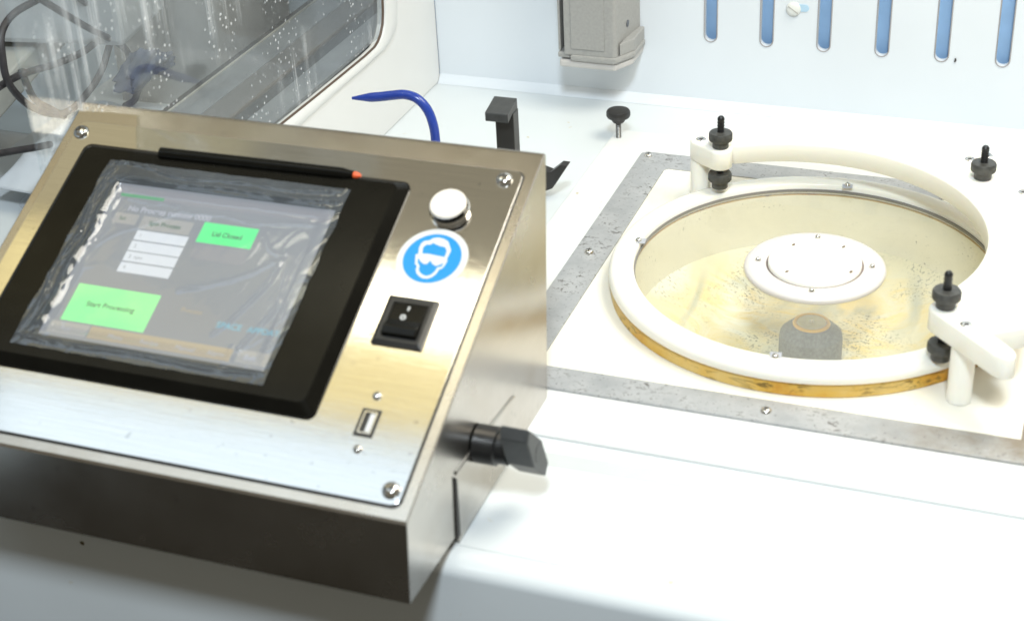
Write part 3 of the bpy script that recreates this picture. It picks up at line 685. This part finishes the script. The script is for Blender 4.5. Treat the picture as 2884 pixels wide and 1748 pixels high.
# ================================================================ CONSOLE
XC = -0.149; WD = 0.357
F1 = Vector((XC, -0.4426, 0.0627)); TP = Vector((XC, -0.1911, 0.1808))
V_ = (TP-F1).normalized(); N_ = Vector((0, -V_.z, V_.y)); 
def FM(u, v, h=0.0):   # matrix whose XY plane is the console face; u,v in mm
    o = F1 + Vector((-u/1000, 0, 0)) + V_*(v/1000) + N_*(h/1000)
    return Matrix(((1, 0, 0, o.x), (0, V_.y, N_.y, o.y), (0, V_.z, N_.z, o.z), (0, 0, 0, 1)))
CO = empty('control_console', (XC-WD/2, -0.32, -0.005), 'brushed stainless steel control console with sloping touch panel on the worktop edge', 'console')
prof = [(-0.4488, 0.0060), (F1.y, F1.z), (TP.y, TP.z), (-0.1890, 0.1835), (-0.1865, 0.1815), (-0.2030, -0.0015), (-0.3715, -0.0042), (-0.3870, 0.0020)]
prof = [(-0.4488, 0.0075), (-0.4430, 0.0615), (-0.4418, 0.0632), (TP.y-0.0015, TP.z-0.0004), (TP.y+0.0012, TP.z+0.0006), (TP.y+0.0035, TP.z-0.0015), (-0.2045, -0.0015), (-0.3710, -0.0040), (-0.3720, -0.0040), (-0.3725, 0.0030), (-0.3860, 0.0045)]
bm = nb(); prism(bm, prof, XC-WD, XC, 'x'); link('body', bm, M_STEEL_SIDE, CO, bevel=0.0012, seg=3)
# rounded face plate
def rrect(u0, u1, v0, v1, r, n=6):
    c = [((-u0/1000)-r, v0/1000+r, -90), ((-u0/1000)-r, v1/1000-r, 0), ((-u1/1000)+r, v1/1000-r, 90), ((-u1/1000)+r, v0/1000+r, 180)]
    P = []
    for x, y, a in c: P += [(x+r*math.cos(math.radians(a+90*k/n)), y+r*math.sin(math.radians(a+90*k/n))) for k in range(n+1)]
    return P
B0 = FM(0, 0, 0)
def slab(name, u0, u1, v0, v1, h0, h1, r, mat, parent, bevel=0.0, seg=2, smooth=None):
    b = nb(); prism(b, rrect(u0, u1, v0, v1, r), h0/1000, h1/1000, 'z', B0); return link(name, b, mat, parent, bevel=bevel, seg=seg, smooth=smooth)
slab('plate_gap', 7.0, 349.5, 7.2, 261, 0.05, 0.45, 0.006, M_RUBBER, CO)
FP = slab('face_plate', 8.0, 348.5, 8.4, 260, 0.46, 2.0, 0.006, M_STEEL, CO, bevel=0.0005)
for (u, v, a) in ((345.1-2, 249.4, 0.3), (19.5, 251.6, 0.1), (15.6, 17.6, 0.7), (341, 17.6, 0)):
    screw('face_screw', (0, 0, 0), 0.0056, 0.0038, FP, FM(u, v, 2.0), ang=a)
# touch panel
TPN = slab('bezel', 80.5, 333.5, 53.5, 239.5, 2.02, 3.2, 0.006, M_BLACKG, CO)
def frame_slab(name, o, i, h0, h1, ro, ri, mat, parent, o2=None, i2=None):
    b = nb(); A = rrect(*o, ro); Bq = rrect(*i, ri); A2 = rrect(*(o2 or o), ro); B2 = rrect(*(i2 or i), ri)
    L = []
    for P, h in ((A, h0), (A2, h1), (B2, h1), (Bq, h0)): L.append([b.verts.new(B0 @ Vector((p[0], p[1], h/1000))) for p in P])
    n = len(A)
    for k in range(4):
        X, Y = L[k], L[(k+1) % 4]
        for q in range(n): b.faces.new((X[q], X[(q+1) % n], Y[(q+1) % n], Y[q]))
    return link(name, b, mat, parent)
frame_slab('bezel_frame', (80.7, 333.3, 53.7, 239.3), (123.5, 289.5, 79.5, 207.5), 3.2, 9.5, 0.006, 0.0012, M_BLACKG, TPN, o2=(86.5, 326.5, 60.0, 232.5), i2=(121.5, 291.5, 77.5, 209.5)).modifiers.new('bevel', 'BEVEL').width = 0.0006
SC = slab('screen', 123.0, 290.0, 79.0, 208.0, 3.21, 4.6, 0.0005, M_SCR, TPN)
def scr(name, u0, u1, v0, v1, mat, h=4.75, r=0.0002): return slab(name, u0, u1, v0, v1, 4.6, h, r, mat, SC)
scr('status_bar', 125, 287, 196.5, 205.5, M_SCR_LOW)
scr('status_light', 250, 284, 197.0, 199.6, m_emit('screen_dim_green', (0.05, 0.26, 0.11), 1.0, (0.02, 0.05, 0.03)), 4.8)
scr('column_header', 219.5, 258.5, 172.2, 183.0, M_SCR_MID)
scr('column_header', 262, 280.5, 174.5, 183.2, M_SCR_MID)
for v1 in (171.0, 162.0, 153.2, 144.2): scr('value_row', 218.2, 257.6, v1-7.9, v1, M_SCR_WHITE)
scr('green_button', 171.2, 212.0, 168.2, 184.8, M_SCR_GREEN)
scr('grey_button', 171.0, 211.0, 154.8, 166.4, M_SCR_LOW)
scr('green_button', 217.0, 279.4, 93.2, 122.6, m_emit('screen_pale_green', (0.16, 0.78, 0.28), 1.0, (0.03, 0.1, 0.03), patch=(0.34, 0.86, 0.30)))
scr('tab', 150.0, 254.5, 82.6, 91.8, M_SCR_TAN); scr('tab', 124.0, 146.2, 82.8, 92.6, M_SCR_MID); scr('tab', 255.8, 285, 82.6, 91.8, M_SCR_WHITE if False else M_SCR_MID)
def text(s, u, v, size, mat, name='lettering', parent=None, h=4.82, align='LEFT', bold=0.0):
    cu = bpy.data.curves.new('t', 'FONT'); cu.body = s; cu.size = size/1000; cu.align_x = align; cu.align_y = 'CENTER'; cu.offset = bold; cu.extrude = 0.00002
    ob = bpy.data.objects.new('t', cu); C.objects.link(ob)
    dg = bpy.context.evaluated_depsgraph_get(); dg.update()
    me = bpy.data.meshes.new_from_object(ob.evaluated_get(dg)); bpy.data.objects.remove(ob)
    me.materials.clear(); me.materials.append(mat); me.transform(FM(u, v, h))
    o = bpy.data.objects.new(name, me); C.objects.link(o); o.parent = parent; o.matrix_parent_inverse = pw(parent).inverted(); return o
text('No Process running 0000', 273, 187.6, 6.2, M_SCR_TXL, parent=SC, bold=0.0002)
text('Spin Process', 252, 177.6, 4.8, M_SCR_TXT, parent=SC, bold=0.0001)
text('Set', 276, 178.8, 4.2, M_SCR_TXT, parent=SC)
text('Lid Closed', 191.5, 176, 5.2, M_SCR_TXT, parent=SC, align='CENTER', bold=0.0001)
text('Start Processing', 248.5, 108, 5.6, M_SCR_TXT, parent=SC, align='CENTER', bold=0.0001)
text('1', 254.5, 166.8, 4, M_SCR_LOW, parent=SC); text('2', 254.5, 157.8, 4, M_SCR_LOW, parent=SC); text('3  rpm', 254.5, 149, 4, M_SCR_LOW, parent=SC); text('4', 254.5, 140.2, 4, M_SCR_LOW, parent=SC)
text('Process', 198.5, 114.5, 5.0, M_SCR_TAN, parent=SC)
text('SPACE', 169.5, 107.5, 6.4, M_SCR_TEAL, parent=SC, bold=0.0001); text('APPDATA', 147, 107.5, 6.0, M_SCR_TEAL, parent=SC, bold=0.0001)
text('Menu', 240, 86.4, 5, M_SCR_TXL, parent=SC); text('Recipe', 216, 86.4, 5, M_SCR_TXL, parent=SC); text('Manual', 190, 86.4, 5, M_SCR_TXL, parent=SC); text('Alarm', 167, 86.4, 5, M_SCR_TXL, parent=SC); text('Exit', 141, 87.4, 5.4, M_SCR_TXL, parent=SC, bold=0.0002); text('Run', 276, 87, 5, M_SCR_TXL, parent=SC)
# protective film
creases = [  # (height, width, polyline in face millimetres)
    (1.2, 1.5, [(299, 219), (284, 222), (240, 214.5), (205, 217.5), (160, 216), (124, 220)]),
    (1.5, 1.6, [(292, 205), (284, 209), (250, 208.5), (205, 211), (160, 209), (122, 212)]),
    (1.0, 1.2, [(288, 196), (262, 193.5), (238, 194.5), (226, 189.5), (200, 191), (178, 188), (150, 191.5), (128, 193)]),
    (1.0, 1.3, [(232, 190), (248, 178), (272, 163), (283, 150)]),
    (2.0, 2.6, [(287, 203), (289, 180), (286, 160), (290, 135), (288, 110), (291, 86)]),
    (1.6, 1.6, [(296, 212), (298, 185), (295, 160), (299, 130), (296, 100), (300, 76)]),
    (1.4, 1.4, [(280, 200), (283, 185), (279, 172), (284, 155)]),
    (1.5, 1.6, [(133, 170), (136, 150), (133, 128), (140, 108), (146, 92)]),
    (1.4, 1.5, [(144, 168), (146, 148), (150, 134), (160, 112), (168, 100)]),
    (0.9, 1.6, [(206, 128), (180, 138), (160, 150), (150, 160)]),
    (0.8, 1.3, [(165, 178), (158, 170), (150, 166)]),
    (1.0, 1.2, [(128, 205), (132, 190), (129, 175), (127, 150), (128, 120), (127, 92)]),
    (1.0, 1.5, [(296, 74), (260, 72), (210, 74), (160, 72), (122, 75)]),
    (1.1, 1.4, [(152, 92), (149, 80), (150, 72)])]
segs = []
for hh, ww, P in creases:
    Q = spline([(a, c, 0) for a, c in P], 5)
    for a, c in zip(Q, Q[1:]): segs.append((hh, ww, a.x, a.y, c.x-a.x, c.y-a.y, max(1e-6, (c.x-a.x)**2+(c.y-a.y)**2)))
def crease_h(u, v):
    best = 0.0
    for hh, ww, ax, ay, dx, dy, dd in segs:
        px, py = u-ax, v-ay
        if abs(px-dx*0.5) > 16 or abs(py-dy*0.5) > 16: continue
        t = max(0.0, min(1.0, (px*dx+py*dy)/dd)); q = ((px-t*dx)**2+(py-t*dy)**2)/(ww*ww)
        if q < 6: best = max(best, hh*math.exp(-q))
    return best
b = nb(); nu, nv = 230, 190; V2 = []
u0f, u1f, v0f, v1f = 117.5, 302.0, 67.0, 222.5
for i in range(nu+1):
    row = []
    for j in range(nv+1):
        s, t = i/nu, j/nv; u = u0f+(u1f-u0f)*s; v = v0f+(v1f-v0f)*t
        q = Vector((u*0.034, v*0.026, 2.0))
        inside = min(min(u-124, 289-u)/9, min(v-79, 207-v)/9)   # >0 over the screen, where the film sags
        sag = max(0.0, min(1.0, inside)); sag = sag*sag*(3-2*sag)
        left = max(0, min(1, (u-270)/18)); right = max(0, min(1, (148-u)/20))
        w = 0.12+0.9*left+0.45*right
        diag = Vector((u*0.05+v*0.02, v*0.02-u*0.006, 5.0)); r2_ = 1-min(1, abs(noise.noise(diag*1.5)*2.6))
        h = 10.0-4.0*sag + crease_h(u, v)*(0.8+0.6*noise.noise(q*4)) + w*(0.7*r2_**3+0.35*noise.noise(q*3.1)) + 0.45*noise.noise(q*0.8)
        h = max(h, 9.75 if inside < 0 else 5.0)
        uu = u+1.6*noise.noise(Vector((u*0.1, v*0.05, 9)))*(1 if j in (0, nv) or i in (0, nu) else 0.3)
        row.append(b.verts.new(B0 @ Vector((-uu/1000, v/1000+0.0006*noise.noise(Vector((u*0.08, 0, 4))), h/1000))))
    V2.append(row)
for i in range(nu):
    for j in range(nv): b.faces.new((V2[i][j], V2[i+1][j], V2[i+1][j+1], V2[i][j+1]))
film = link('protective_film', b, M_FILM, smooth=70)
tag(film, 'crinkled clear protective film stuck over the touch screen of the console', 'film')
# stylus (held in the top edge of the bezel)
ST = empty('stylus', (0, 0, 0), 'black stylus with an orange tip resting along the top edge of the touch screen', 'stylus'); 
b = nb(); P0 = B0 @ Vector((-0.2665, 0.2335, 0.0100)); P1 = B0 @ Vector((-0.1285, 0.2350, 0.0100)); P2 = B0 @ Vector((-0.1195, 0.2351, 0.0098)); P3 = B0 @ Vector((-0.1145, 0.2352, 0.0096))
tube(b, [P0+(P0-P1)*0.004, P0, P0.lerp(P1, .5), P1, P2], 0.003, 20, [0.0032, 0.0042, 0.0042, 0.0040, 0.0027]); link('barrel', b, M_BLACKG, ST, smooth=50)
b = nb(); tube(b, [P2, P2.lerp(P3, .5), P3], 0.002, 16, [0.0023, 0.0021, 0.0009]); link('tip', b, M_ORANGE, ST, smooth=50)
# push button
bm = nb(); lathe(bm, [(0.0135, 0.0), (0.0135, 0.0022), (0.0128, 0.0030), (0.0122, 0.0030)], 64, FM(47.5, 221.5, 2.0)); bz = link('push_button', bm, M_CHROME, CO, smooth=35)
bm = nb(); lathe(bm, [(0.0122, 0.002), (0.0122, 0.0074), (0.0114, 0.0083), (0, 0.0086)], 64, FM(47.5, 221.5, 2.0)); link('button_cap', bm, simple('satin_button', (0.86, 0.80, 0.72), 0.45, 0.2, var=0.04), bz, smooth=35)
bm = nb(); lathe(bm, [(0.01225, 0.0030), (0.01245, 0.0048), (0.01225, 0.0066)], 64, FM(47.5, 221.5, 2.0)); link('shadow_ring', bm, M_BLACKG, bz, smooth=35)
# sticker
SK = empty('safety_sticker', (0, 0, 0)); SK.parent = CO; SK.matrix_parent_inverse = pw(CO).inverted()
c0 = FM(46.8, 182.4, 2.0)
bm = nb(); lathe(bm, [(0, 0.0002), (0.0236, 0.0002), (0.0237, 0)], 96, c0); link('white_border', bm, M_STICKW, SK)
bm = nb(); lathe(bm, [(0, 0.0003), (0.0194, 0.0003), (0.0194, 0.0002)], 96, c0); link('blue_disc', bm, M_STICKB, SK)
hair = [(-10.2,1.9),(-11.4,6.9),(-11.0,10.6),(-9.3,12.7),(-6.4,13.4),(-4.7,15.5),(-1.5,16.6),(2.4,16.2),(6.0,14.7),(8.4,11.2),(10.4,7.9),(9.9,1.4),(7.9,2.3),(7.9,7.1),(5.6,10.0),(2.0,10.2),(-1.1,11.1),(-3.3,12.0),(-4.6,10.4),(-7.3,10.0),(-8.9,7.7),(-7.8,2.4)]
gog = [(-11.8,1.3),(-8.2,2.5),(-3.1,2.9),(2.2,2.5),(9.0,2.0),(10.7,-0.1),(9.2,-1.6),(6.3,-4.4),(4.3,-5.4),(1.4,-4.0),(-0.2,-1.9),(-1.1,-2.8),(-1.8,-4.8),(-3.7,-5.3),(-6.7,-3.7),(-8.5,-1.6),(-9.2,-0.9),(-8.3,-5.6),(-9.6,-6.4)]
jaw = [(-9.5,-6.2),(-7.8,-7.5),(-7.7,-10.3),(-6.3,-12.9),(-3.8,-14.9),(-1.0,-16.2),(2.4,-16.0),(4.9,-14.2),(6.7,-11.5),(7.5,-7.8),(9.2,-6.8),(10.1,-4.2),(10.7,-0.1),(8.8,-0.9),(8.6,-4.4),(8.0,-5.7),(6.0,-6.3),(5.2,-10.2),(3.4,-12.9),(1.1,-14.1),(-1.8,-13.7),(-4.6,-11.8),(-6.0,-9.6),(-6.1,-7.3),(-7.9,-5.1)]
bm = nb()
for k, L in enumerate((hair, gog, jaw)): prism(bm, [(a/1000, c/1000) for a, c in L], 0.00031, 0.00036+k*0.00003, 'z', c0)
link('goggled_head_sign', bm, M_STICKW, SK)
b = nb(); rr = random.Random(12)
for k in range(34):
    u = rr.uniform(22, 76); v = 156+rr.gauss(0, 3.2)-abs(u-47)*0.05; r = rr.uniform(0.0004, 0.0011)
    lathe(b, [(0, r*0.5), (r*0.6, r*0.4), (r, 0.0)], 10, FM(u, v, 2.0))
tag(link('water_droplets', b, M_CHROME, smooth=80), 'row of tiny clear water droplets on the steel below the round blue sticker', 'droplets', kind='stuff')
# rocker switch
SW = slab('rocker_switch', 30.2, 64.2, 113.2, 150.0, 2.02, 3.4, 0.0006, M_BLACK, CO, bevel=0.0004)
frame_slab('switch_bezel', (30.4, 64.0, 113.4, 149.8), (34.8, 58.8, 118.5, 144.5), 3.4, 5.0, 0.0006, 0.0005, M_BLACK, SW, o2=(32.5, 61.8, 115.8, 147.4))
b = nb(); prism(b, [(0.1190, 0.0040), (0.1190, 0.0080), (0.1245, 0.0088), (0.1310, 0.0058), (0.1440, 0.0052), (0.1440, 0.0040)], -0.0582, -0.0354, 'x', None)
for v in b.verts: v.co = B0 @ v.co
link('rocker', b, M_BLACKG, SW, bevel=0.0005)
b = nb(); box(b, -0.0475, -0.0465, 0.1385, 0.1415, 0.0054, 0.0060, B0); link('on_mark', b, M_STICKW, SW)
b = nb(); lathe_ring(b, [(0.0010, 0.0003), (0.0019, 0.0003), (0.0019, 0.0), (0.0010, 0)], 24, FM(48.5, 133.2, 5.75)); link('off_mark', b, M_STICKW, SW)
# usb socket
US = slab('usb_socket', 39.6, 52.2, 48.6, 67.9, 2.02, 2.25, 0.0003, M_RUBBER, CO)
frame_slab('shell', (41.4, 50.0, 50.6, 66.0), (42.2, 49.2, 51.4, 65.2), 2.0, 3.0, 0.0006, 0.0005, M_CHROME, US)
slab('tongue', 42.6, 45.6, 52.0, 64.6, 2.2, 2.8, 0.0002, M_STICKW, US)
screw('usb_screw', (0, 0, 0), 0.0029, 0.0022, CO, FM(46.6, 77.4, 2.0), slot='one', ang=0.3)
screw('usb_screw', (0, 0, 0), 0.0029, 0.0022, CO, FM(45.4, 40.0, 2.0), slot='one', ang=1.2)
# side seam: rear bracket plate standing proud of the side wall
bm = nb(); tube(bm, [(XC-0.0004, -0.3710, 0.0482), (XC-0.0004, -0.3260, 0.0455), (XC-0.0004, -0.2710, 0.0400), (XC-0.0004, -0.2685, 0.0385)], 0.0016, 10)
link('side_seam', bm, M_STEEL_SIDE, CO, smooth=50)
bm = nb(); prism(bm, [(-0.3775, 0.0020), (-0.3724, 0.0020), (-0.3714, 0.0440), (-0.3738, 0.0470)], XC+0.0001, XC+0.0012, 'x'); link('dark_slit', bm, M_RUBBER, CO)
# side knob
KB = empty('side_knob', (XC, -0.334, 0.0447)); KB.parent = CO; KB.matrix_parent_inverse = pw(CO).inverted()
bm = nb(); lathe(bm, [(0.0125, 0), (0.0125, 0.014), (0.0108, 0.0148), (0.0108, 0.022), (0, 0.022)], 48, Matrix.Translation((XC+0.001, -0.3355, 0.0470)) @ Matrix.Rotation(math.radians(90), 4, 'Y')); link('shaft', bm, M_NUTB, KB, smooth=35)
he = [(-0.3489, 0.0735), (-0.3278, 0.0519), (-0.3181, 0.0284), (-0.3243, 0.0218), (-0.3437, 0.0416), (-0.3530, 0.0662)]
hb = [(a-0.0006, c+0.0006) for a, c in he]
bm = nb(); A = [bm.verts.new((-0.1076, *p)) for p in he]; Bk = [bm.verts.new((-0.1258, *p)) for p in hb]
bm.faces.new(A); bm.faces.new(Bk[::-1])
for k in range(6): bm.faces.new((A[k], A[(k+1) % 6], Bk[(k+1) % 6], Bk[k]))
kb = link('grip', bm, M_KNOBG, KB, bevel=0.0008)
bm = nb(); lathe(bm, [(0.0068, 0.0), (0.0066, 0.0002), (0, 0.0002)], 32, Matrix.Translation((-0.1076, -0.3345, 0.0470)) @ Matrix.Rotation(math.radians(90), 4, 'Y')); link('bore_shade', bm, M_NUTB, kb)  # flat dark disc: the shade inside the bore put in as colour

# chip on the worktop front
b = nb(); bmesh.ops.create_icosphere(b, subdivisions=2, radius=0.0016)
for v in b.verts: v.co = Vector((-0.4245, -0.3921, -0.0535)) + Vector((v.co.x*1.2, v.co.y*0.3, v.co.z))*(1+0.3*noise.noise(v.co*900))
tag(link('paint_chip', b, simple('chip_brown', (0.10, 0.07, 0.02), 0.6)), 'small brown chip on the front of the worktop below the console', 'chip')

# ---------------------------------------------------------------- render
S.render.engine = 'CYCLES'
S.cycles.max_bounces = 10; S.cycles.transparent_max_bounces = 16
try: S.cycles.use_denoising = True
except Exception: pass
